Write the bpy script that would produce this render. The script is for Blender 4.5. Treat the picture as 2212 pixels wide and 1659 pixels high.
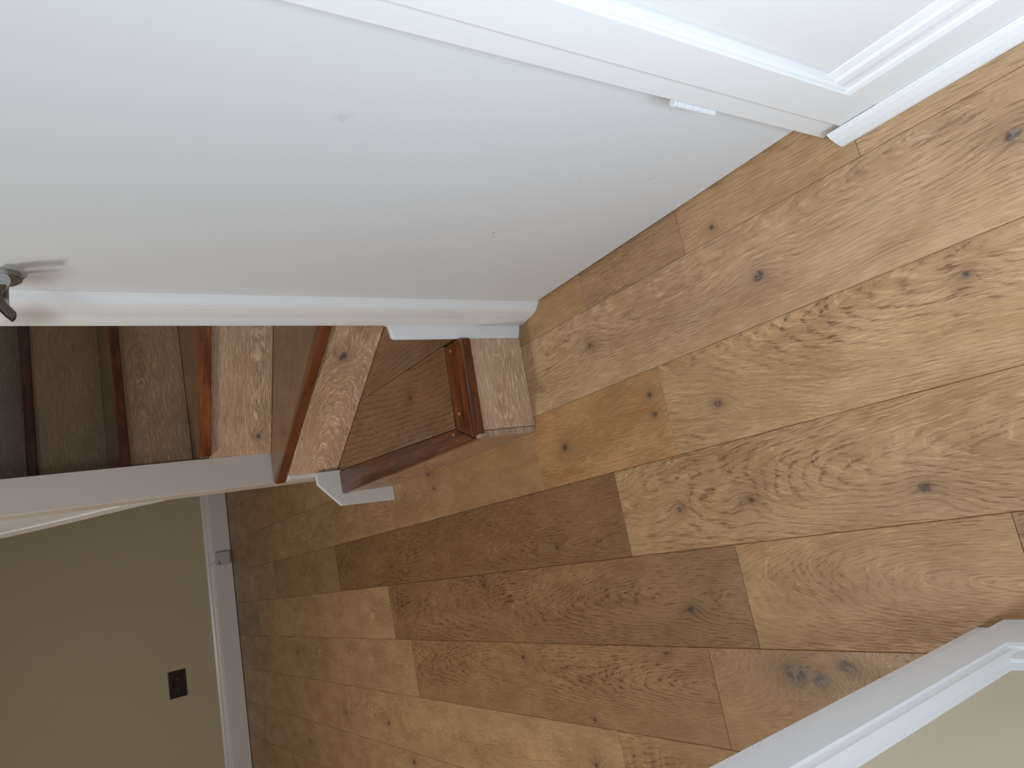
import bpy, bmesh, math, random
from mathutils import Vector, Matrix

S = bpy.context.scene
COL = S.collection
for o in list(bpy.data.objects):
    bpy.data.objects.remove(o)

# ------------------------------------------------------------------ camera
CAM_H = 1.117
cam_d = bpy.data.cameras.new('camera')
cam = bpy.data.objects.new('camera', cam_d)
COL.objects.link(cam)
r = (-0.541277, 0.190532, -0.818973)
d = (0.268010, 0.962282, 0.046739)
f = (0.796988, -0.194194, -0.571926)
cam.matrix_world = Matrix(((r[0], -d[0], -f[0], 0), (r[1], -d[1], -f[1], 0), (r[2], -d[2], -f[2], CAM_H), (0, 0, 0, 1)))
cam_d.sensor_fit = 'HORIZONTAL'
cam_d.sensor_width = 36
cam_d.lens = 25.628
cam_d.clip_start = 0.02
S.camera = cam

# ------------------------------------------------------------------ view, world, lights
S.view_settings.view_transform = 'Standard'
S.view_settings.look = 'None'
S.view_settings.gamma = 1
S.view_settings.use_curve_mapping = False
S.view_settings.exposure = 0.0

W = bpy.data.worlds.new('world')
S.world = W
W.use_nodes = True
W.node_tree.nodes['Background'].inputs[0].default_value = (0.75, 0.85, 1.0, 1)
W.node_tree.nodes['Background'].inputs[1].default_value = 0.25


def area(name, loc, target, sx, sy, watts, color, shape='RECTANGLE'):
    l = bpy.data.lights.new(name, 'AREA')
    l.shape = shape
    l.size = sx
    l.size_y = sy
    l.energy = watts
    l.color = color
    o = bpy.data.objects.new(name, l)
    COL.objects.link(o)
    o.location = loc
    o.rotation_euler = (Vector(target) - Vector(loc)).to_track_quat('-Z', 'Y').to_euler()
    return o


# cool overhead light of unseen source above the camera's end of the hall, and the hall's ceiling lamp further in
area('cool_overhead_light', (0.10, 0.12, 2.40), (0.30, -0.05, 0), 0.55, 0.55, 11, (0.72, 0.86, 1.0))
area('side_fill_light', (-0.22, 0.245, 0.62), (-0.12, -1.0, 0.55), 0.50, 0.95, 21.5, (0.70, 0.85, 1.0))  # added fill light behind the camera, unseen, to brighten the near right wall
area('ceiling_lamp_light', (1.95, 1.00, 2.38), (1.95, 1.0, 0), 0.30, 0.30, 25, (1.0, 0.94, 0.86), 'DISK')


# ------------------------------------------------------------------ node helpers
class NT:
    def __init__(s, name):
        s.m = bpy.data.materials.new(name)
        s.m.use_nodes = True
        s.t = s.m.node_tree
        s.b = s.t.nodes['Principled BSDF']

    def n(s, typ, **kw):
        x = s.t.nodes.new(typ)
        for k, v in kw.items():
            setattr(x, k, v)
        return x

    def put(s, sock, v):
        if isinstance(v, bpy.types.NodeSocket):
            s.t.links.new(v, sock)
        elif v is not None:
            sock.default_value = v

    def math(s, op, a, b=None, c=None, clamp=False):
        x = s.n('ShaderNodeMath', operation=op, use_clamp=clamp)
        s.put(x.inputs[0], a)
        s.put(x.inputs[1], b)
        s.put(x.inputs[2], c)
        return x.outputs[0]

    def vec(s, op, a, b=None):
        x = s.n('ShaderNodeVectorMath', operation=op)
        s.put(x.inputs[0], a)
        s.put(x.inputs[1], b)
        return x.outputs['Value'] if op in ('LENGTH', 'DISTANCE') else x.outputs[0]

    def attr(s, name, kind='Fac'):
        x = s.n('ShaderNodeAttribute', attribute_type='OBJECT')
        x.attribute_name = name
        return x.outputs[kind]

    def noise(s, v, scale=1, detail=2, rough=0.5, kind='Fac', dist=0):
        x = s.n('ShaderNodeTexNoise')
        s.put(x.inputs['Vector'], v)
        x.inputs['Scale'].default_value = scale
        x.inputs['Detail'].default_value = detail
        x.inputs['Roughness'].default_value = rough
        x.inputs['Distortion'].default_value = dist
        return x.outputs[kind]

    def mix(s, fac, a, b, blend='MIX'):
        x = s.n('ShaderNodeMix', data_type='RGBA', blend_type=blend)
        s.put(x.inputs[0], fac)
        s.put(x.inputs[6], a)
        s.put(x.inputs[7], b)
        return x.outputs[2]

    def comb(s, x, y, z):
        c = s.n('ShaderNodeCombineXYZ')
        s.put(c.inputs[0], x)
        s.put(c.inputs[1], y)
        s.put(c.inputs[2], z)
        return c.outputs[0]

    def sep(s, v):
        c = s.n('ShaderNodeSeparateXYZ')
        s.put(c.inputs[0], v)
        return c.outputs

    def rng(s, v, a, b, c=0.0, d=1.0, smooth=True):
        x = s.n('ShaderNodeMapRange', interpolation_type='SMOOTHSTEP' if smooth else 'LINEAR')
        s.put(x.inputs[0], v)
        for i, q in enumerate((a, b, c, d)):
            s.put(x.inputs[i + 1], q)
        return x.outputs[0]


def paint(name, col, rough=0.4, bump=0.02, scale=60, spec=0.5, scuff=False, stain=False):
    g = NT(name)
    tc = g.n('ShaderNodeTexCoord').outputs['Object']
    nz = g.noise(tc, scale, 3)
    low = g.noise(tc, 3, 2)
    c2 = tuple(x * 0.94 for x in col)
    colr = g.mix(g.math('MULTIPLY', low, 0.6), (*col, 1), (*c2, 1))
    if scuff:
        for i in range(1, 6):
            p = g.attr('scuff%d' % i, 'Vector')
            q = g.sep(g.vec('SUBTRACT', tc, p))
            wob = g.noise(tc, 90, 2)
            dd = g.math('SQRT', g.math('ADD', g.math('POWER', g.math('ABSOLUTE', q[0]), 2), g.math('POWER', g.math('ABSOLUTE', q[2]), 2)))
            rad = g.attr('scuff_size%d' % i)
            m = g.rng(g.math('DIVIDE', g.math('ADD', dd, g.math('MULTIPLY', g.math('SUBTRACT', wob, 0.5), g.math('MULTIPLY', rad, 2.0))), rad), 0.3, 1.0, 1, 0)
            colr = g.mix(g.math('MULTIPLY', m, g.attr('scuff_dark%d' % i)), colr, (0.16, 0.14, 0.15, 1))
    if scuff or stain:
        q = g.vec('SUBTRACT', tc, g.attr('stain', 'Vector'))
        q = g.vec('ADD', q, g.vec('MULTIPLY', g.vec('SUBTRACT', g.noise(tc, 30, 2, kind='Color'), (0.5, 0.5, 0.5)), (0.03, 0.03, 0.03)))
        q = g.vec('LENGTH', g.vec('MULTIPLY', q, (1.0, 0.0, 0.85)))
        colr = g.mix(g.math('MULTIPLY', g.rng(g.math('DIVIDE', q, g.attr('stain_size')), 0.0, 1.0, 1, 0), 0.62), colr, (0.36, 0.27, 0.20, 1))
    g.put(g.b.inputs['Base Color'], colr)
    g.b.inputs['Roughness'].default_value = rough
    g.b.inputs['Specular IOR Level'].default_value = spec
    bp = g.n('ShaderNodeBump')
    bp.inputs['Strength'].default_value = bump
    bp.inputs['Distance'].default_value = 0.004
    g.put(bp.inputs['Height'], nz)
    g.put(g.b.inputs['Normal'], bp.outputs[0])
    return g.m


def oak(name, light, mid, dark, rough=0.42, coat=0.0, lime=0.35, bump=0.25, F=95.0):
    """Oak board: growth rings cut at a shallow angle, pores, streaks and knots in board-local space."""
    g = NT(name)
    tc = g.n('ShaderNodeTexCoord').outputs['Object']
    seed = g.attr('seed')
    off_x = g.math('MULTIPLY', seed, 3.17)
    tone = g.attr('tone')
    strong = g.attr('grain')
    off = g.comb(g.math('MULTIPLY', seed, 3.17), g.math('MULTIPLY', seed, 1.73), seed)
    P = g.vec('ADD', tc, off)
    xyz = g.sep(tc)
    x, y = xyz[0], xyz[1]
    # knots: swell of the ring field + dark heart
    swell, heart, halo = 0.0, 0.0, 0.0
    wob = g.noise(P, 38, 3, 0.6)
    wo = g.math('MULTIPLY', g.math('SUBTRACT', wob, 0.5), 1.3)
    for i in (1, 2, 3):
        k = g.sep(g.attr('knot%d' % i, 'Vector'))
        rad = g.math('MAXIMUM', k[2], 0.0001)
        dx = g.math('DIVIDE', g.math('SUBTRACT', x, k[0]), g.math('MULTIPLY', rad, 1.35))
        dy = g.math('DIVIDE', g.math('SUBTRACT', y, k[1]), rad)
        d2 = g.math('ADD', g.math('MULTIPLY', dx, dx), g.math('MULTIPLY', dy, dy))
        dd = g.math('SQRT', d2)
        h = g.rng(g.math('ADD', dd, wo), 0.25, 0.95, 1, 0)
        hl = g.math('DIVIDE', 1.0, g.math('ADD', 1.0, g.math('MULTIPLY', d2, 0.42)))
        sw = g.math('MULTIPLY', g.math('DIVIDE', 1.0, g.math('ADD', 1.0, g.math('MULTIPLY', d2, 0.10))), g.math('MULTIPLY', rad, 1.3))
        swell = g.math('ADD', swell, sw)
        heart = g.math('MAXIMUM', heart, g.math('MULTIPLY', h, g.math('GREATER_THAN', k[2], 0.001)))
        halo = g.math('MAXIMUM', halo, g.math('MULTIPLY', hl, g.math('GREATER_THAN', k[2], 0.001)))
    # growth rings
    w1 = g.noise(g.vec('MULTIPLY', P, (0.9, 4.0, 1.0)), 1, 2, 0.45)
    w2 = g.noise(g.vec('MULTIPLY', P, (2.2, 1.6, 1.0)), 1, 2, 0.45)
    w3 = g.noise(g.vec('MULTIPLY', P, (14.0, 45.0, 1.0)), 1, 2, 0.5)
    yy = g.math('ADD', g.math('SUBTRACT', y, g.attr('pith')), g.math('MULTIPLY', g.math('SUBTRACT', w2, 0.5), 0.07))
    dep = g.math('ADD', g.math('MULTIPLY_ADD', x, g.attr('slope'), 0.02), g.math('MULTIPLY', g.math('SUBTRACT', w1, 0.5), 0.10))
    rr = g.math('SQRT', g.math('ADD', g.math('MULTIPLY', yy, yy), g.math('MULTIPLY', dep, dep)))
    rr = g.math('ADD', g.math('ADD', rr, swell), g.math('MULTIPLY', g.math('SUBTRACT', w3, 0.5), 0.008))
    fr = g.math('FRACT', g.math('MULTIPLY', rr, F))
    ring = g.math('MULTIPLY', g.rng(fr, 0.50, 0.84), g.rng(fr, 0.86, 1.0, 1, 0))
    # pores and streaks
    flow = g.comb(g.math('ADD', x, off_x), g.math('ADD', rr, g.math('MULTIPLY', y, 0.35)), seed)
    pores = g.noise(g.vec('MULTIPLY', flow, (30.0, 640.0, 1.0)), 1, 3, 0.6)
    pore2 = g.noise(g.vec('MULTIPLY', P, (38.0, 620.0, 1.0)), 1, 2, 0.6)
    pore = g.rng(g.math('MULTIPLY_ADD', pores, 0.62, g.math('MULTIPLY', pore2, 0.38)), 0.475, 0.60)
    fine = g.noise(g.vec('MULTIPLY', P, (20.0, 900.0, 1.0)), 1, 1, 0.5)
    limes = g.noise(g.vec('MULTIPLY', g.vec('ADD', flow, (7, 3, 1)), (26.0, 640.0, 1.0)), 1, 2, 0.6)
    limem = g.rng(g.math('MULTIPLY_ADD', limes, 0.7, g.math('MULTIPLY', fine, 0.3)), 0.50, 0.66)
    patch = g.rng(g.noise(g.vec('MULTIPLY', P, (2.2, 7.0, 1.0)), 1, 3, 0.6), 0.34, 0.66)
    blotch = g.noise(g.vec('MULTIPLY', P, (7.0, 16.0, 1.0)), 1, 4, 0.65)
    dash = g.math('MULTIPLY', ring, g.math('MULTIPLY_ADD', pore, 0.55, 0.26))
    dash = g.math('ADD', dash, g.math('MULTIPLY', pore, 0.46), clamp=True)
    dash = g.math('MULTIPLY', dash, g.math('MULTIPLY', g.math('MULTIPLY_ADD', patch, 0.65, 0.38), strong), clamp=True)
    dash = g.math('MINIMUM', dash, 0.85)
    base = g.mix(g.rng(blotch, 0.3, 0.72), (*light, 1), (*mid, 1))
    base = g.mix(g.math('MULTIPLY', fine, 0.25), base, (*mid, 1))
    c = g.mix(dash, base, (*dark, 1))
    lf = g.math('MULTIPLY', g.math('MULTIPLY', limem, lime), g.math('SUBTRACT', 1.15, dash))
    c = g.mix(lf, c, tuple(min(1, q * 1.55 + 0.05) for q in light) + (1,))
    rust = g.math('MULTIPLY', g.rng(g.noise(g.vec('MULTIPLY', P, (3.0, 22.0, 1.0)), 1, 4, 0.7), 0.60, 0.74), g.math('MULTIPLY', g.attr('warm'), 0.75))
    c = g.mix(rust, c, (0.30, 0.115, 0.038, 1))
    c = g.mix(g.math('MULTIPLY', halo, 0.55), c, tuple(a * b for a, b in zip(dark, (1.0, 1.05, 1.35))) + (1,))
    grey = g.noise(P, 120, 3)
    c = g.mix(g.math('MULTIPLY', heart, 0.74), c, g.mix(g.rng(grey, 0.45, 0.6), (0.028, 0.020, 0.016, 1), (0.16, 0.13, 0.11, 1)))
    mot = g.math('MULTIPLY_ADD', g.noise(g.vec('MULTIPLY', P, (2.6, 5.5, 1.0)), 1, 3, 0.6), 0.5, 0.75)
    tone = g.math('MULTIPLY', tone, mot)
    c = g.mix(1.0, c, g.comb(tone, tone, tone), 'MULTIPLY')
    tint = g.mix(g.attr('warm'), (0.99, 1.02, 1.14, 1), (1.07, 0.91, 0.72, 1))
    c = g.mix(1.0, c, tint, 'MULTIPLY')
    g.put(g.b.inputs['Base Color'], c)
    g.put(g.b.inputs['Roughness'], g.math('MULTIPLY_ADD', blotch, 0.14, rough - 0.07))
    g.b.inputs['Coat Weight'].default_value = coat
    g.b.inputs['Coat Roughness'].default_value = 0.12
    bp = g.n('ShaderNodeBump')
    bp.inputs['Strength'].default_value = bump
    bp.inputs['Distance'].default_value = 0.0016
    g.put(bp.inputs['Height'], g.math('SUBTRACT', 1.0, g.math('MAXIMUM', dash, g.math('MULTIPLY', limem, 0.5))))
    g.put(g.b.inputs['Normal'], bp.outputs[0])
    return g.m


def varnished(name, a, b, rough=0.24, coat=0.32):
    g = NT(name)
    tc = g.n('ShaderNodeTexCoord').outputs['Object']
    seed = g.attr('seed')
    P = g.vec('ADD', tc, g.comb(seed, g.math('MULTIPLY', seed, 2.3), seed))
    n1 = g.noise(g.vec('MULTIPLY', P, (5, 60, 30)), 1, 4, 0.6, dist=0.4)
    n2 = g.noise(g.vec('MULTIPLY', P, (30, 500, 300)), 1, 2)
    n3 = g.noise(g.vec('MULTIPLY', P, (9, 14, 9)), 1, 3, 0.6)
    c = g.mix(g.rng(n1, 0.35, 0.68), (*a, 1), (*b, 1))
    c = g.mix(g.math('MULTIPLY', g.rng(n3, 0.5, 0.7), 0.55), c, (*[q * 0.45 for q in b], 1))
    c = g.mix(g.math('MULTIPLY', g.rng(n2, 0.5, 0.7), 0.25), c, (*[q * 0.5 for q in b], 1))
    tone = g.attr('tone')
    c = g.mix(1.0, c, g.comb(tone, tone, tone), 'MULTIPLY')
    g.put(g.b.inputs['Base Color'], c)
    g.b.inputs['Roughness'].default_value = rough
    g.b.inputs['Coat Weight'].default_value = coat
    g.b.inputs['Coat Roughness'].default_value = 0.08
    bp = g.n('ShaderNodeBump')
    bp.inputs['Strength'].default_value = 0.08
    bp.inputs['Distance'].default_value = 0.002
    g.put(bp.inputs['Height'], g.math('ADD', n3, g.math('MULTIPLY', n2, 0.2)))
    g.put(g.b.inputs['Normal'], bp.outputs[0])
    return g.m


def simple(name, col, rough=0.5, metal=0.0, nscale=200, var=0.1):
    g = NT(name)
    tc = g.n('ShaderNodeTexCoord').outputs['Object']
    nz = g.noise(tc, nscale, 2)
    g.put(g.b.inputs['Base Color'], g.mix(nz, (*col, 1), (*[q * (1 - var) for q in col], 1)))
    g.b.inputs['Roughness'].default_value = rough
    g.b.inputs['Metallic'].default_value = metal
    return g.m


M_TRIM = paint('white_gloss_paint', (0.80, 0.81, 0.83), 0.32, 0.04, 25)
M_TRIM_S = paint('white_gloss_paint_soiled', (0.80, 0.81, 0.83), 0.32, 0.04, 25, stain=True)
M_DOOR = paint('door_paint', (0.74, 0.77, 0.81), 0.38, 0.03, 30, scuff=True)
M_WALL = paint('wall_paint', (0.74, 0.75, 0.75), 0.75, 0.05, 220, 0.3)
M_WALL_W = paint('magnolia_wall_paint', (0.60, 0.52, 0.385), 0.75, 0.05, 220, 0.3)
M_CEIL = paint('ceiling_paint', (0.78, 0.78, 0.76), 0.85, 0.03, 150, 0.3)
M_POST = paint('post_paint', (0.66, 0.61, 0.56), 0.4, 0.04, 25)
M_FLOOR = oak('floor_oak', (0.44, 0.278, 0.138), (0.325, 0.188, 0.082), (0.105, 0.048, 0.018), 0.42, 0.0, 0.30, 0.3, 205)
M_TREAD = oak('tread_oak', (0.26, 0.145, 0.075), (0.185, 0.098, 0.048), (0.055, 0.024, 0.011), 0.22, 0.5, 0.10, 0.15, 70)
M_RISER = oak('riser_oak', (0.62, 0.415, 0.255), (0.50, 0.315, 0.18), (0.22, 0.125, 0.07), 0.45, 0.0, 0.85, 0.35, 170)
M_NOSE = varnished('red_varnished_nosing', (0.21, 0.062, 0.020), (0.085, 0.022, 0.008))
M_SUB = simple('underlay', (0.03, 0.02, 0.015), 0.9)
M_METAL = simple('satin_chrome', (0.43, 0.40, 0.37), 0.28, 1.0)
M_METAL_B = simple('brushed_lever_end', (0.33, 0.31, 0.29), 0.55, 0.6, 300, 0.3)
M_METAL_D = simple('dark_worn_metal', (0.13, 0.105, 0.085), 0.33, 1.0, 60, 0.3)
M_BLACK = simple('black_plastic', (0.016, 0.015, 0.012), 0.35)
M_HOLE = simple('socket_hole', (0.002, 0.002, 0.002), 0.7)
M_BOX = simple('grey_white_plastic', (0.60, 0.62, 0.62), 0.4)
M_INK = simple('grey_print', (0.12, 0.12, 0.12), 0.6)
M_PLUG = simple('pale_wood_plug', (0.42, 0.20, 0.10), 0.35)
M_RAW = simple('chipped_bare_wood', (0.45, 0.32, 0.22), 0.7, 0, 90, 0.4)


# ------------------------------------------------------------------ mesh helpers
def link(name, bm, mat, parent=None, mw=None, smooth=False):
    me = bpy.data.meshes.new(name)
    bmesh.ops.recalc_face_normals(bm, faces=bm.faces)
    bm.to_mesh(me)
    bm.free()
    me.materials.append(mat)
    if smooth:
        for p in me.polygons:
            p.use_smooth = True
    o = bpy.data.objects.new(name, me)
    COL.objects.link(o)
    mw = mw or Matrix.Identity(4)
    if parent:
        o.parent = parent
        pm = PW[parent.name]
        o.matrix_local = pm.inverted() @ mw
    else:
        o.matrix_local = mw
    PW[o.name] = mw.copy()
    return o


PW = {}


def empty(name, loc, label=None, cat=None):
    o = bpy.data.objects.new(name, None)
    COL.objects.link(o)
    o.empty_display_size = 0.1
    o.location = loc
    PW[o.name] = Matrix.Translation(loc)
    if label:
        o['label'] = label
        o['category'] = cat
    return o


def struct(o, label=None):
    o['kind'] = 'structure'
    if label:
        o['label'] = label
    return o


def wood(o, seed, tone=1.0, grain=0.8, warm=0.0, pith=0.09, slope=0.05, knots=()):
    o['seed'] = float(seed)
    o['tone'] = float(tone)
    o['grain'] = float(grain)
    o['warm'] = float(warm)
    o['pith'] = float(pith)
    o['slope'] = float(slope)
    for i in range(3):
        o['knot%d' % (i + 1)] = tuple(float(q) for q in knots[i]) if i < len(knots) else (0.0, 0.0, 0.0)
    return o


def bevel(bm, w, seg=1):
    bmesh.ops.bevel(bm, geom=list(bm.edges), offset=w, segments=seg, affect='EDGES', profile=0.5, clamp_overlap=True)


def box(name, a, b, mat, parent=None, bev=0.0, seg=1, smooth=False):
    bm = bmesh.new()
    v = [Vector((min(a[i], b[i]) for i in range(3))), Vector((max(a[i], b[i]) for i in range(3)))]
    c = (v[0] + v[1]) / 2
    bmesh.ops.create_cube(bm, size=1, matrix=Matrix.Diagonal((*(v[1] - v[0]), 1)))
    if bev:
        bevel(bm, bev, seg)
    return link(name, bm, mat, parent, Matrix.Translation(c), smooth)


def prism_bm(pts, t0, t1):
    bm = bmesh.new()
    lo = [bm.verts.new((p[0], p[1], t0)) for p in pts]
    hi = [bm.verts.new((p[0], p[1], t1)) for p in pts]
    bm.faces.new(lo)
    bm.faces.new(hi)
    n = len(pts)
    for i in range(n):
        bm.faces.new((lo[i], lo[(i + 1) % n], hi[(i + 1) % n], hi[i]))
    bmesh.ops.recalc_face_normals(bm, faces=bm.faces)
    return bm


def slab(name, pts, z0, z1, mat, parent=None, ang=0.0, bev=0.0, seg=1):
    """Horizontal board with the outline pts (world x, y); local x runs along the grain at angle ang."""
    o = Vector((pts[0][0], pts[0][1], z0))
    mw = Matrix.Translation(o) @ Matrix.Rotation(ang, 4, 'Z')
    inv = mw.inverted()
    loc = [inv @ Vector((p[0], p[1], z0)) for p in pts]
    bm = prism_bm([(q.x, q.y) for q in loc], 0, z1 - z0)
    if bev:
        bevel(bm, bev, seg)
    return link(name, bm, mat, parent, mw)


def upright(name, p, q, pts, t, mat, parent=None, bev=0.0, seg=1):
    """Vertical board: local x from p to q (world xy), local y up, outline pts in (along, z), thickness t to the left of p>q."""
    ex = Vector((q[0] - p[0], q[1] - p[1], 0)).normalized()
    ey = Vector((0, 0, 1))
    ez = ex.cross(ey)
    mw = Matrix(((ex.x, ey.x, ez.x, p[0]), (ex.y, ey.y, ez.y, p[1]), (ex.z, ey.z, ez.z, 0), (0, 0, 0, 1)))
    bm = prism_bm(pts, -t, 0) if t > 0 else prism_bm(pts, 0, -t)
    if bev:
        bevel(bm, bev, seg)
    return link(name, bm, mat, parent, mw)


def sweep(name, prof, axis, a, b, mat, parent=None, o2=None, cap=True, smooth=False):
    """Extrude the closed profile along 'x' (prof in y,z), 'y' (prof in x,z) or 'z' (prof in x,y)."""
    bm = bmesh.new()

    def P(u, v, w):
        return {'x': (w, u, v), 'y': (u, w, v), 'z': (u, v, w)}[axis]
    n = len(prof)
    A = [bm.verts.new(P(u, v, a(i) if callable(a) else a)) for i, (u, v) in enumerate(prof)]
    B = [bm.verts.new(P(u, v, b(i) if callable(b) else b)) for i, (u, v) in enumerate(prof)]
    for i in range(n):
        bm.faces.new((A[i], A[(i + 1) % n], B[(i + 1) % n], B[i]))
    bm.faces.new(A)
    bm.faces.new(B)
    return link(name, bm, mat, parent)


def cyl(name, p, q, rad, mat, parent=None, n=24, rad2=None, bev=0.0):
    p, q = Vector(p), Vector(q)
    d_ = q - p
    bm = bmesh.new()
    bmesh.ops.create_cone(bm, cap_ends=True, segments=n, radius1=rad, radius2=rad if rad2 is None else rad2, depth=d_.length)
    if bev:
        bmesh.ops.bevel(bm, geom=[e for e in bm.edges if len([f for f in e.link_faces if len(f.verts) > 4]) == 1],
                        offset=bev, segments=2, affect='EDGES', clamp_overlap=True)
    mw = Matrix.Translation((p + q) / 2) @ d_.to_track_quat('Z', 'Y').to_matrix().to_4x4()
    return link(name, bm, mat, parent, mw, smooth=False)


# ------------------------------------------------------------------ floor
rnd = random.Random(7)
floor = struct(box('floor', (-1.7, -1.45, -0.06), (4.98, 2.3, -0.016), M_SUB))
FAR = lambda y: 4.838 + 0.0629 * (y + 0.60)
ROWY = [-1.411, -1.221, -1.031, -0.841, -0.651, -0.461, -0.272, -0.084, 0.105, 0.2955, 0.487, 0.6805, 0.872, 1.062, 1.252, 1.442, 1.632, 1.822, 2.012, 2.202]
JOINTS = {
    4: [-0.75, 0.520, 0.895, 1.2095, 1.62, 3.2],
    5: [-0.9, 3.35],
    6: [-0.3, 1.038, 1.5075, 1.973, 2.4375, 3.9],
    7: [-0.6, 0.05, 1.2375, 3.057, 3.987],
    8: [-0.8, 0.471, 0.9515, 2.571, 4.388],
    9: [-0.4, 1.0795, 2.448, 4.2],
    10: [-0.7, 1.412, 3.2445, 3.7225],
    11: [-0.2, 2.12, 3.615],
    12: [0.4, 2.55, 3.9],
}
# (row, piece) -> tone, grain, warm, pith, slope, knots in world x, y, radius
LOOK = {
    (4, 0): (1.0, .6, 0, .3, .02, ()), (4, 1): (1.08, .6, 0, .1, .04, ()), (4, 2): (1.10, .55, .25, .10, .05, ((.536, -.428, .010), (.819, -.484, .006))),
    (4, 3): (.92, .9, .25, .02, .12, ()), (4, 4): (.98, .5, .5, .1, .05, ()),
    (5, 1): (1.16, .62, .0, .05, .03, ((1.222, -.378, .010), (.748, -.356, .012), (.323, -.381, .010))),
    (6, 1): (1.12, 1.0, .3, .05, .10, ((.907, -.161, .011), (.430, -.226, .007))),
    (6, 2): (1.02, .6, .75, .14, .02, ((1.076, -.222, .0085), (1.0745, -.180, .007), (1.39, -.172, .011))),
    (6, 3): (.90, .35, .45, .02, .05, ()), (6, 4): (.95, .4, .3, .1, .05, ((2.112, -.229, .008), (2.091, -.180, .007))), (6, 5): (.98, .55, .1, .1, .06, ()),
    (7, 1): (.97, .9, .3, .12, .07, ()),
    (7, 2): (1.0, .95, .35, .10, .09, ((.89, .028, .010), (1.065, .022, .009), (.572, .053, .012))),
    (7, 3): (.56, 1.0, .7, .15, .06, ((1.50, .06, .006),)), (7, 4): (.80, .6, .2, .1, .05, ()), (7, 5): (.95, .4, .1, .1, .05, ()),
    (8, 1): (.72, 1.1, .6, .05, .06, ()), (8, 2): (.93, .75, .6, .10, .15, ()),
    (8, 3): (.66, 1.05, .5, .11, .07, ((1.888, .133, .010), (1.10, .22, .009))),
    (8, 4): (1.06, .3, .1, .12, .05, ()), (8, 5): (.85, .5, 0, .1, .05, ((4.42, .2, .01),)),
    (9, 1): (.86, .65, .45, .05, .05, ((.888, .336, .030), (.838, .345, .021), (.783, .320, .016))),
    (9, 2): (.78, .95, .5, .08, .06, ((1.752, .334, .007), (1.49, .47, .006), (1.20, .31, .006))),
    (9, 3): (1.02, .35, .05, .1, .05, ((3.754, .372, .016),)),
    (10, 1): (.90, .8, .35, .1, .05, ()), (10, 2): (1.10, .5, .1, .1, .05, ((3.195, .603, .011), (2.748, .60, .010), (1.52, .575, .010))),
    (10, 3): (1.02, .3, .2, .1, .05, ()), (10, 4): (1.0, .35, .1, .1, .05, ()),
    (11, 2): (1.08, .4, .1, .1, .05, ((2.572, .711, .012),)), (11, 3): (.95, .5, .1, .1, .05, ((3.74, .776, .01),)),
}


def plank(x0, x1a, x1b, y0, y1):
    g = 0.0003
    x0 += g; x1a -= g; x1b -= g; y0 += g; y1 -= g
    L = x1a - x0
    Wd = y1 - y0
    c = 0.0009
    bm = bmesh.new()
    rings = []
    for z, i in ((-0.014, 0), (-c, 0), (0, c)):
        rings.append([bm.verts.new(p) for p in ((i, i, z), (L - i, i, z), (x1b - x0 - i, Wd - i, z), (i, Wd - i, z))])
    bm.faces.new(rings[0]); bm.faces.new(rings[2])
    for a, b in ((0, 1), (1, 2)):
        for i in range(4):
            j = (i + 1) % 4
            bm.faces.new((rings[a][i], rings[a][j], rings[b][j], rings[b][i]))
    return link('plank', bm, M_FLOOR, floor, Matrix.Translation((x0, y0, 0)))


for row in range(len(ROWY) - 1):
    y0, y1 = ROWY[row], ROWY[row + 1]
    js = JOINTS.get(row)
    if js is None:
        js = []
        x = -1.6 + rnd.uniform(0.3, 1.2)
        while x < 4.5:
            js.append(x)
            x += rnd.uniform(0.9, 1.6)
    e0, e1 = FAR(y0) + 0.01, FAR(y1) + 0.01
    xs = [-1.65] + js
    for k, x0 in enumerate(xs):
        if k < len(js):
            a = b = js[k]
        else:
            a, b = e0, e1
        o = plank(x0, a, b, y0, y1)
        tone, gr, wm, pith, slope, kn = LOOK.get((row, k), (rnd.uniform(.88, 1.08), rnd.uniform(.4, .9), rnd.uniform(0, .4), rnd.uniform(0, .19), rnd.uniform(.03, .1), ()))
        wood(o, rnd.uniform(1, 60), tone, gr, wm, pith, slope, [(p[0] - x0, p[1] - y0, p[2]) for p in kn])

# ------------------------------------------------------------------ room shell
CZ = 2.45
struct(box('wall_right', (-1.7, -0.72, 0), (0.53, -0.522, CZ), M_WALL))
hd = box('wall_right_header', (0.53, -0.72, 2.02), (1.45, -0.53, CZ), M_WALL)
hd.name = 'wall_right_2'
struct(hd)
we = box('wall_right_3', (1.44, -0.72, 0), (1.470, -0.532, CZ), M_WALL)
struct(we)
struct(box('wall_left', (-1.7, 0.262, 0), (0.535, 0.42, CZ), M_WALL_W))
ww = slab('wall_far', [(FAR(-1.45), -1.45), (FAR(2.3), 2.3), (FAR(2.3) + .12, 2.3), (FAR(-1.45) + .12, -1.45)], 0, CZ, M_WALL_W, ang=math.pi / 2)
struct(ww)
struct(box('wall_side', (-1.7, 2.2, 0), (5.2, 2.35, CZ), M_WALL_W))
struct(box('wall_room', (0.30, 0.42, 0), (0.42, 2.2, CZ), M_WALL_W))
struct(box('wall_stair', (1.470, -1.45, 0), (5.2, -1.33, CZ), M_WALL))
struct(box('wall_stair_2', (1.450, -1.45, 0), (1.470, -0.72, CZ), M_WALL))
struct(box('ceiling', (-1.7, -1.45, CZ), (5.2, 2.35, CZ + 0.1), M_CEIL))

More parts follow.
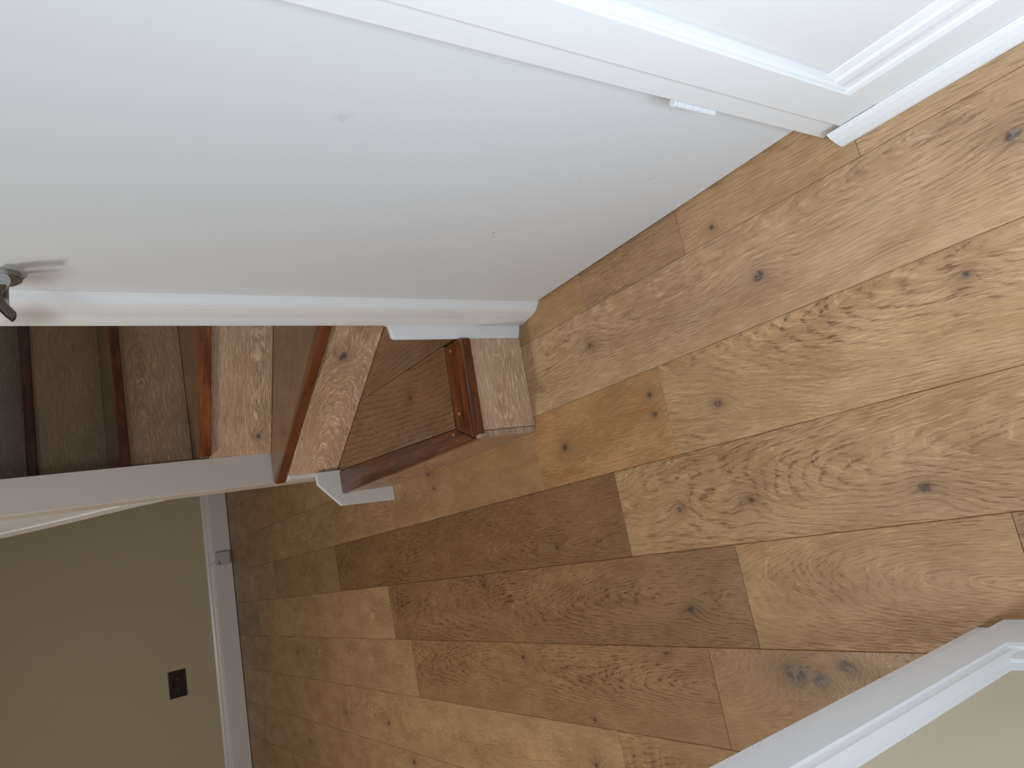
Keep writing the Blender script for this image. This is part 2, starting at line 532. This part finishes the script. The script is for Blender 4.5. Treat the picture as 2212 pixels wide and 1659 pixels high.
# right skirting board with ogee top, and shoe strip
SK = [(-0.524, 0.0), (-0.506, 0.0), (-0.506, 0.109), (-0.5085, 0.1165), (-0.5115, 0.1195), (-0.5125, 0.127), (-0.5120, 0.138),
      (-0.5135, 0.149), (-0.517, 0.1535), (-0.518, 0.158), (-0.5205, 0.166), (-0.524, 0.1685)]
base_r = struct(sweep('baseboard_right', SK, 'x', -1.65, 0.4590, M_TRIM))
SH = [(-0.5055, 0.0005), (-0.490, 0.0005), (-0.4905, 0.006), (-0.4940, 0.019), (-0.4990, 0.031), (-0.5030, 0.0372), (-0.5055, 0.038)]
struct(sweep('trim_1', SH, 'x', -1.65, 0.541, M_TRIM), 'white strip nailed along the foot of the right skirting board, its end cut square by the door frame')
# right architrave: fascia + moulding (plan profile) ; sloping mitre against skirting top
AR = [(0.519, -0.520), (0.519, -0.5075), (0.5180, -0.507), (0.4595, -0.507), (0.4585, -0.510), (0.4565, -0.511), (0.4550, -0.5100),
      (0.4535, -0.5115), (0.4525, -0.5145), (0.4505, -0.5155), (0.4500, -0.5185), (0.4495, -0.5225)]
struct(sweep('trim_2', AR, 'z', 0.036, 2.08, M_TRIM), 'white door architrave nearest the camera on the right wall')
LN = [(0.512, -0.640), (0.512, -0.518), (0.563, -0.518), (0.565, -0.520), (0.565, -0.545), (0.556, -0.560), (0.556, -0.640)]
struct(sweep('trim_3', LN, 'z', 0.008, 2.02, M_TRIM), 'white door lining edge on the hinge side of the door')
struct(box('trim_4', (0.512, -0.70, 2.0), (1.46, -0.518, 2.03), M_TRIM), 'white head of the door frame above the door')

# far-side architrave of the door, moulded, and its lining
AL = [(1.3735, -0.640), (1.3735, -0.5440), (1.3750, -0.5430), (1.3762, -0.5413), (1.3778, -0.5405), (1.3795, -0.5410), (1.3812, -0.5396), (1.3832, -0.5366),
      (1.3862, -0.5318), (1.3905, -0.5280), (1.3990, -0.5246), (1.4150, -0.5206), (1.4300, -0.5184), (1.4420, -0.5150), (1.4560, -0.5122),
      (1.4630, -0.5120), (1.4665, -0.5134), (1.4672, -0.5160), (1.4672, -0.640)]
tr5 = struct(sweep('trim_5', AL, 'z', 0.0005, 2.08, M_TRIM_S), 'white moulded door architrave between the door and the staircase')

tr5['stain'] = (1.428, -0.518, 1.066)
tr5['stain_size'] = 0.055

# left wall: lining, architrave, skirting
BR = [(0.524, 0.262), (0.524, 0.2485), (0.5225, 0.247), (0.470, 0.247), (0.468, 0.2495), (0.464, 0.2515), (0.459, 0.2520), (0.4555, 0.2500),
      (0.4520, 0.2530), (0.448, 0.2575), (0.4445, 0.2595), (0.443, 0.262)]
struct(sweep('trim_6', BR, 'z', 0.0005, 2.4, M_TRIM), 'white moulded architrave at the end of the left wall')
BL = [(0.535, 0.42), (0.535, 0.262), (0.524, 0.262), (0.524, 0.2575), (0.560, 0.2575), (0.565, 0.260), (0.565, 0.42)]
struct(sweep('trim_7', BL, 'z', 0.0005, 2.4, M_TRIM), 'white lining edge at the corner of the left wall')
SKL = [(-u - 0.506 + 0.247 + 0.506 - 0.506 + 0.0 if False else (-u) - 0.506 + 0.247, v * 1.12) for u, v in SK]
SKL = [(0.2625 if abs(u) > 0.2625 else u, v) for u, v in SKL]
struct(sweep('baseboard_left', SKL, 'x', -1.65, 0.4695, M_TRIM))

# far skirting
FS = [(0.0, 0.004), (-0.016, 0.004), (-0.016, 0.106), (-0.013, 0.109), (-0.0115, 0.118), (-0.006, 0.128), (-0.006, 0.137), (-0.002, 0.146), (0.0, 0.150)]
fa = math.atan(0.0629)
bm = bmesh.new()
A = [bm.verts.new((u, 0, v)) for u, v in FS]
B = [bm.verts.new((u, 3.7, v)) for u, v in FS]
for i in range(len(FS)):
    j = (i + 1) % len(FS)
    bm.faces.new((A[i], A[j], B[j], B[i]))
bm.faces.new(A); bm.faces.new(B)
struct(link('baseboard_far', bm, M_TRIM, None, Matrix.Translation((FAR(-1.4), -1.4, 0)) @ Matrix.Rotation(-fa, 4, 'Z')))

# ------------------------------------------------------------------ door
dx0, dx1 = 0.572, 1.3715
dang = math.atan2(0.014, dx1 - dx0)
Lr = (dx1 - dx0) / math.cos(dang)
bm = bmesh.new()
bmesh.ops.create_cube(bm, size=1, matrix=Matrix.Translation((Lr / 2, -0.02, 0.995)) @ Matrix.Diagonal((Lr, 0.04, 1.975, 1)))
bevel(bm, 0.0015)
MD = Matrix.Translation((dx0, -0.558, 0)) @ Matrix.Rotation(dang, 4, 'Z')
door = struct(link('door_1', bm, M_DOOR, None, MD), 'plain flush white door with a satin metal lever, closed in its frame')


def scuffs(lst):
    inv = MD.inverted()
    for i in range(5):
        p, rd, dk = lst[i]
        q = inv @ Vector(p)
        door['scuff%d' % (i + 1)] = (q.x, q.y, q.z)
        door['scuff_size%d' % (i + 1)] = rd
        door['scuff_dark%d' % (i + 1)] = dk


scuffs([((0.8405, -0.553, 0.292), 0.0024, .8), ((1.0417, -0.549, 0.343), 0.0030, .6), ((0.773, -0.554, 0.743), 0.014, .12),
        ((1.0566, -0.549, 0.334), 0.0030, .5), ((0.800, -0.553, 0.160), 0.006, .10)])
q = MD.inverted() @ Vector((1.305, -0.545, 1.070))
door['stain'] = (q.x, q.y, q.z)
door['stain_size'] = 0.065

# hinge on the lining edge (painted over)
hinge = empty('hinge', (0.568, -0.521, 0.262))
hinge.parent = door
hinge.matrix_local = MD.inverted() @ Matrix.Translation((0.568, -0.521, 0.262))
z = 0.266
for hh in (0.016, 0.0155, 0.016, 0.0155, 0.015):
    cyl('knuckle', (0.5715, -0.5215, z), (0.5715, -0.5215, z + hh), 0.0052, M_TRIM, hinge, 16, bev=0.0008)
    z += hh + 0.0006
cyl('pin', (0.5715, -0.5215, z - 0.001), (0.5715, -0.5215, z + 0.004), 0.0060, M_TRIM, hinge, 16, bev=0.001)
box('hinge_leaf', (0.5665, -0.532, 0.266), (0.5690, -0.520, 0.343), M_TRIM, hinge, 0.0006)

# lever handle
hc = Vector((1.313, -0.5447, 1.112))
handle = empty('door_handle', hc)
handle.parent = door
handle.matrix_local = MD.inverted() @ Matrix.Translation(hc)
cyl('rose', hc, hc + Vector((0, 0.010, 0)), 0.029, M_METAL, handle, 48, bev=0.002)
cyl('spindle_neck', hc + Vector((-0.002, 0.009, 0)), hc + Vector((-0.010, 0.024, 0.002)), 0.0125, M_METAL, handle, 32, bev=0.002)
cyl('screw', hc + Vector((0.0, 0.0045, -0.0280)), hc + Vector((0, 0.0045, -0.0312)), 0.0010, M_SUB, handle, 10)


def ribbon(name, pts, w, t, mat, parent):
    bm = bmesh.new()
    prev = None
    n = len(pts)
    for i, p in enumerate(pts):
        p = Vector(p)
        tg = (Vector(pts[min(i + 1, n - 1)]) - Vector(pts[max(i - 1, 0)])).normalized()
        up = Vector((0, 0, 1))
        nr = tg.cross(up).normalized()
        upn = nr.cross(tg)
        cur = []
        for k in range(12):
            a = 2 * math.pi * k / 12
            cur.append(bm.verts.new(p + upn * (math.cos(a) * w / 2) + nr * (math.sin(a) * t / 2)))
        if prev:
            for k in range(12):
                bm.faces.new((prev[k], prev[(k + 1) % 12], cur[(k + 1) % 12], cur[k]))
        else:
            bm.faces.new(cur)
        prev = cur
    bm.faces.new(prev)
    return link(name, bm, mat, parent, smooth=True)


upright('lever', (1.300, 0), (1.300, 1), [(-0.5166, 1.1037), (-0.5086, 1.1106), (-0.5001, 1.1127), (-0.4917, 1.1102), (-0.4827, 1.1034), (-0.4712, 1.0944), (-0.4659, 1.0953), (-0.4605, 1.1003), (-0.4689, 1.1088), (-0.4809, 1.1177), (-0.4961, 1.1212), (-0.51, 1.1188), (-0.5178, 1.1137)], 0.018, M_METAL_D, handle, 0.0016, 2)
upright('lever_plate', (1.318, 0), (1.318, 1), [(-0.5276, 1.1057), (-0.5269, 1.1021), (-0.4925, 1.1025), (-0.4785, 1.0935), (-0.4762, 1.0942), (-0.4878, 1.1033), (-0.497, 1.1125), (-0.5086, 1.115), (-0.5188, 1.1128)], 0.005, M_METAL, handle, 0.0006)
cyl('lever_end', (1.2800, -0.5225, 1.1110), (1.3100, -0.5350, 1.1110), 0.0115, M_METAL_B, handle, 40, bev=0.0012)

# ------------------------------------------------------------------ staircase
st = empty('staircase', (2.0, -0.6, 0), 'winding timber staircase with pale oak risers, dark treads and red-brown varnished nosings behind the door', 'staircase')
Z1, Z2, Z3, Z4, Z5 = 0.190, 0.388, 0.615, 0.828, 1.065


def riser(p, q, z0, z1, seed, tone=1.0, knots=(), thick=0.016, grain=.75, mat=None, warm=0, pith=.1, slope=.05, name='riser'):
    L = (Vector(q) - Vector(p)).length
    o = upright(name, p, q, [(0, z0), (L, z0), (L, z1), (0, z1)], thick, mat or M_RISER, st, 0.0006)
    return wood(o, seed, tone, grain, warm, pith, slope, knots)


# riser 1 (faces the camera), side riser (faces the hall)
riser((1.484, -0.484), (1.492, -0.2512), 0.0005, 0.162, 3.1, .98, thick=-0.016, grain=.6)
riser((1.4945, -0.2505), (2.384, -0.2505), 0.0005, 0.162, 9.4, .72, thick=0.016, grain=.25, mat=M_RISER, name='side_riser')


def nosing(pts, z0, z1, ang, seed, tone=1.0):
    o = slab('nosing', pts, z0, z1, M_NOSE, st, ang, 0.004, 2)
    return wood(o, seed, tone)


# step 1: boards, front and side nosing (mitred), wooden plugs
n1 = nosing([(1.4700, -0.4835), (1.484, -0.2310), (1.571, -0.2740), (1.556, -0.4835)], 0.160, Z1, math.radians(87), 2.2, .95)
n2 = nosing([(1.4855, -0.2310), (2.424, -0.2310), (2.402, -0.3110), (1.5725, -0.2745)], 0.163, Z1 - 0.0005, 0.0, 5.5, .78)
wood(slab('tread_board', [(1.4945, -0.4912), (1.5555, -0.4912), (2.128, -0.4895), (2.134, -0.4990), (1.852, -0.6780), (1.505, -0.8950)], 0.165, Z1 - 0.001, M_TREAD, st, 0, 0.0006), 21.3, .98, .7, .1, .12, .05)
wood(slab('tread_board', [(1.558, -0.4890), (1.5725, -0.2755), (2.400, -0.3120), (2.412, -0.3160), (2.138, -0.4885)], 0.165, Z1 - 0.001, M_TREAD, st, math.radians(-3), 0.0006), 4.7, 1.0, 1.25, .2, -.02, .09, ((.22, .09, .008),))
for px, py, par in ((1.526, -0.466, n1), (1.537, -0.306, n1), (1.583, -0.262, n2)):
    cyl('plug', (px, py, Z1 - 0.002), (px, py, Z1 + 0.0006), 0.0045, M_PLUG, par, 16)
chip = box('chipped_corner', (1.466, -0.240, 0.166), (1.4845, -0.2295, 0.1885), M_RAW, st, 0.004, 2)
chip['label'] = 'bare chipped corner of the lowest nosing'

# risers 2 to 6
r2a, r2b = Vector((1.500, -0.8835)), Vector((2.405, -0.3130))
riser(r2b, r2a, Z1 + .0003, 0.356, 12.6, 1.0, ((.52, .29, .020),), grain=.7, pith=.27, slope=.12, thick=0.016)
u2 = (r2b - r2a).normalized()
nrm2 = Vector((-u2.y, u2.x))          # towards the hall
f2a, f2b = r2a + nrm2 * 0.020 - u2 * 0.0, Vector((2.447, -0.3000)) 
f2a = Vector((1.500, -0.8465))
nosing([f2a, f2b, (2.4705, -0.3085), (2.4705, -0.312), (2.302, -0.3960), (1.500, -0.9120)], 0.357, Z2, math.atan2(u2.y, u2.x), 7.7, 1.0)
wood(slab('tread_board', [(1.500, -0.9125), (2.3018, -0.3968), (2.4705, -0.3125), (2.4705, -0.4140), (2.261, -0.8170), (1.98, -1.3280), (1.500, -1.3280)], 0.362, Z2 - .001, M_TREAD, st, math.radians(33), 0.0006), 14.9, .95, .5, .1, .2, .05)

r3a, r3b = Vector((1.969, -1.3285)), Vector((2.459, -0.4100))
r3a = r3b + (Vector((2.251, -0.812)) - r3b).normalized() * 1.045
riser(r3b, r3a, Z2, Z3 - 0.032, 33.3, .98, ((.06, .43, .010),), thick=0.016, grain=.9, pith=.45, slope=.03)
u3 = (r3b - r3a).normalized()
n3 = Vector((-u3.y, u3.x))
nosing([r3a + n3 * .028, (2.4405, -0.4125), (2.4735, -0.4145), (2.4735, -0.4350), r3a - n3 * .055], Z3 - 0.033, Z3, math.atan2(u3.y, u3.x), 1.3, 1.45)
r4a, r4b = Vector((2.583, -1.3280)), Vector((2.556, -0.4145))
wood(slab('tread_board', [r3a - n3 * .056, (2.4740, -0.4360), (2.4740, -0.4150), (2.566, -0.4150), (2.594, -1.3280), (2.06, -1.3280)], Z3 - .026, Z3 - .001, M_TREAD, st, math.radians(62), 0.0006), 17.7, .9, .5, .1, .2, .05)
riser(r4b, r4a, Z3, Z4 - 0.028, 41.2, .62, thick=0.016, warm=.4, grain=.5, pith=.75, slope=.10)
nosing([(2.563, -1.3280), (2.528, -0.4145), (2.578, -0.4145), (2.613, -1.3280)], Z4 - 0.028, Z4, math.radians(88), 3.9, .75)  # tone lowered to put the stairwell's shade into this nosing's colour
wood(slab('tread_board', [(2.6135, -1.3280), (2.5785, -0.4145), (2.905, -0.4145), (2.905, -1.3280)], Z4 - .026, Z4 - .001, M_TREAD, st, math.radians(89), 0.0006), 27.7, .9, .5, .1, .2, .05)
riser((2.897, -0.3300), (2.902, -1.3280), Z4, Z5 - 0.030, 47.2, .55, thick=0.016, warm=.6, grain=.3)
nosing([(2.882, -1.3280), (2.872, -0.3300), (2.932, -0.3300), (2.942, -1.3280)], Z5 - 0.031, Z5, math.radians(89.5), 6.9, .5)  # darker still: shade of the upper steps painted into the varnish tone
xk, zk = 2.902, Z5
for k in range(4):
    xn = xk + 0.30
    wood(slab('tread_board', [(xk + .040, -1.3280), (xk + .030, -0.3300), (xn + .01, -0.3300), (xn + .01, -1.3280)], zk - .026, zk - .001, M_TREAD, st, math.pi / 2, 0.0006), 50 + k, .9, .5, .1, .2, .05)
    if k < 3:
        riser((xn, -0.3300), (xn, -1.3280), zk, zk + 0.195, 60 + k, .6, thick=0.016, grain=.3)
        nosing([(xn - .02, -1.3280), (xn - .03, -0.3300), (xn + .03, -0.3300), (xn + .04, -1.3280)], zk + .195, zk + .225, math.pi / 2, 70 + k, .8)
    xk = xn
    zk += 0.225

# newel post, string with moulding, small white boards at both ends of the bottom step
box('newel_post', (2.4742, -0.4130, 0.0005), (2.5780, -0.3085, CZ - .001), M_POST, st, 0.0012)
upright('stair_string', (2.5785, -0.312), (4.75, -0.312), [(0, 0.700), (0.075, 0.773), (0.221, 0.894), (0.373, 1.020), (0.50, 1.150), (1.75, 2.40), (0, 2.40)], -0.018, M_TRIM, st)
upright('string_moulding', (2.5785, -0.3118), (4.75, -0.3118), [(0, 0.705), (0.075, 0.778), (0.221, 0.899), (0.373, 1.025), (0.50, 1.155), (1.75, 2.40), (1.62, 2.40), (0.38, 1.170), (0.25, 1.04), (0.13, 0.935), (0.02, 0.845), (0, 0.83)], 0.004, M_TRIM, st, 0.001)
box('string_foot', (2.4020, -0.3260, 0.0005), (2.4738, -0.3030, 0.356), M_TRIM, st, 0.0008)
upright('end_board', (1.4690, -0.5165), (1.4845, -0.4840), [(0, 0.0005), (0.036, 0.0005), (0.036, 0.362), (0, 0.376)], -0.017, M_TRIM, st, 0.0012)
box('end_board_return', (1.4700, -0.640, 0.0005), (1.4930, -0.519, 0.376), M_TRIM, st, 0.001)
upright('end_board', (2.385, -0.314), (2.385, -0.186), [(0.0, 0.0005), (0.0, 0.262), (0.008, 0.270), (0.040, 0.270), (0.121, 0.197), (0.127, 0.0005)], -0.016, M_TRIM, st, 0.0015)
soff = slab('soffit', [(2.60, -1.328), (2.60, -0.331), (2.63, -0.331), (2.63, -1.328)], 0.55, 0.70, M_WALL, st)

# ------------------------------------------------------------------ wall socket
so = empty('wall_socket', (FAR(0.485), 0.485, 0.367), 'black double wall socket on the beige far wall above the skirting board', 'socket')
Rw = Matrix.Rotation(-fa, 4, 'Z')


def on_far(y, z, out=0.0):
    return Matrix.Translation((FAR(y) , y, z)) @ Rw @ Matrix.Translation((-out, 0, 0))


def far_box(name, y, z, w, h, t, out, mat, parent, bev=0.0):
    bm = bmesh.new()
    bmesh.ops.create_cube(bm, size=1, matrix=Matrix.Translation((-t / 2, 0, 0)) @ Matrix.Diagonal((t, w, h, 1)))
    if bev:
        bevel(bm, bev, 2)
    return link(name, bm, mat, parent, on_far(y, z, out))


far_box('face_plate', 0.485, 0.367, 0.150, 0.094, 0.009, 0.0002, M_BLACK, so, 0.002)
for sy in (-0.044, 0.044):
    far_box('earth_slot', 0.485 + sy, 0.372, 0.006, 0.011, 0.0008, 0.0092, M_HOLE, so)
    far_box('live_slot', 0.485 + sy + 0.011, 0.351, 0.008, 0.006, 0.0008, 0.0092, M_HOLE, so)
    far_box('neutral_slot', 0.485 + sy - 0.011, 0.351, 0.008, 0.006, 0.0008, 0.0092, M_HOLE, so)
for sy in (-0.011, 0.011):
    far_box('rocker_switch', 0.485 + sy, 0.392, 0.014, 0.022, 0.003, 0.0092, M_HOLE, so, 0.001)
for sy in (-0.030, 0.030):
    m = on_far(0.485 + sy, 0.367, 0.009)
    p = m @ Vector((0, 0, 0)); q = m @ Vector((-0.0006, 0, 0))
    cyl('screw', p, q, 0.003, M_METAL, so, 12)

# ------------------------------------------------------------------ junction box
jb = empty('junction_box', (FAR(-0.18) - 0.016, -0.18, 0.06), 'small pale grey plastic box on the far skirting board with a thin cable above', 'junction box')
far_box('cover', -0.180, 0.0585, 0.079, 0.080, 0.026, 0.0165, M_BOX, jb, 0.002)
far_box('vent_slot', -0.158, 0.083, 0.026, 0.0045, 0.0006, 0.0427, M_INK, jb)
far_box('print_mark', -0.154, 0.077, 0.020, 0.0018, 0.0006, 0.0427, M_INK, jb)
for dy, dz in ((0.030, -0.028), (-0.030, 0.010), (-0.028, -0.014), (0.026, -0.033)):
    m = on_far(-0.180 + dy, 0.0585 + dz, 0.0425)
    cyl('screw', m @ Vector((0, 0, 0)), m @ Vector((-0.0006, 0, 0)), 0.0018, M_INK, jb, 10)
cpts = []
for (yy, zz, oo) in ((-0.168, 0.098, 0.020), (-0.166, 0.108, 0.020), (-0.158, 0.116, 0.018), (-0.150, 0.128, 0.012), (-0.146, 0.140, 0.009)):
    cpts.append(tuple(on_far(yy, zz, oo) @ Vector((0, 0, 0))))
ribbon('cable', cpts, 0.003, 0.003, M_BOX, jb)
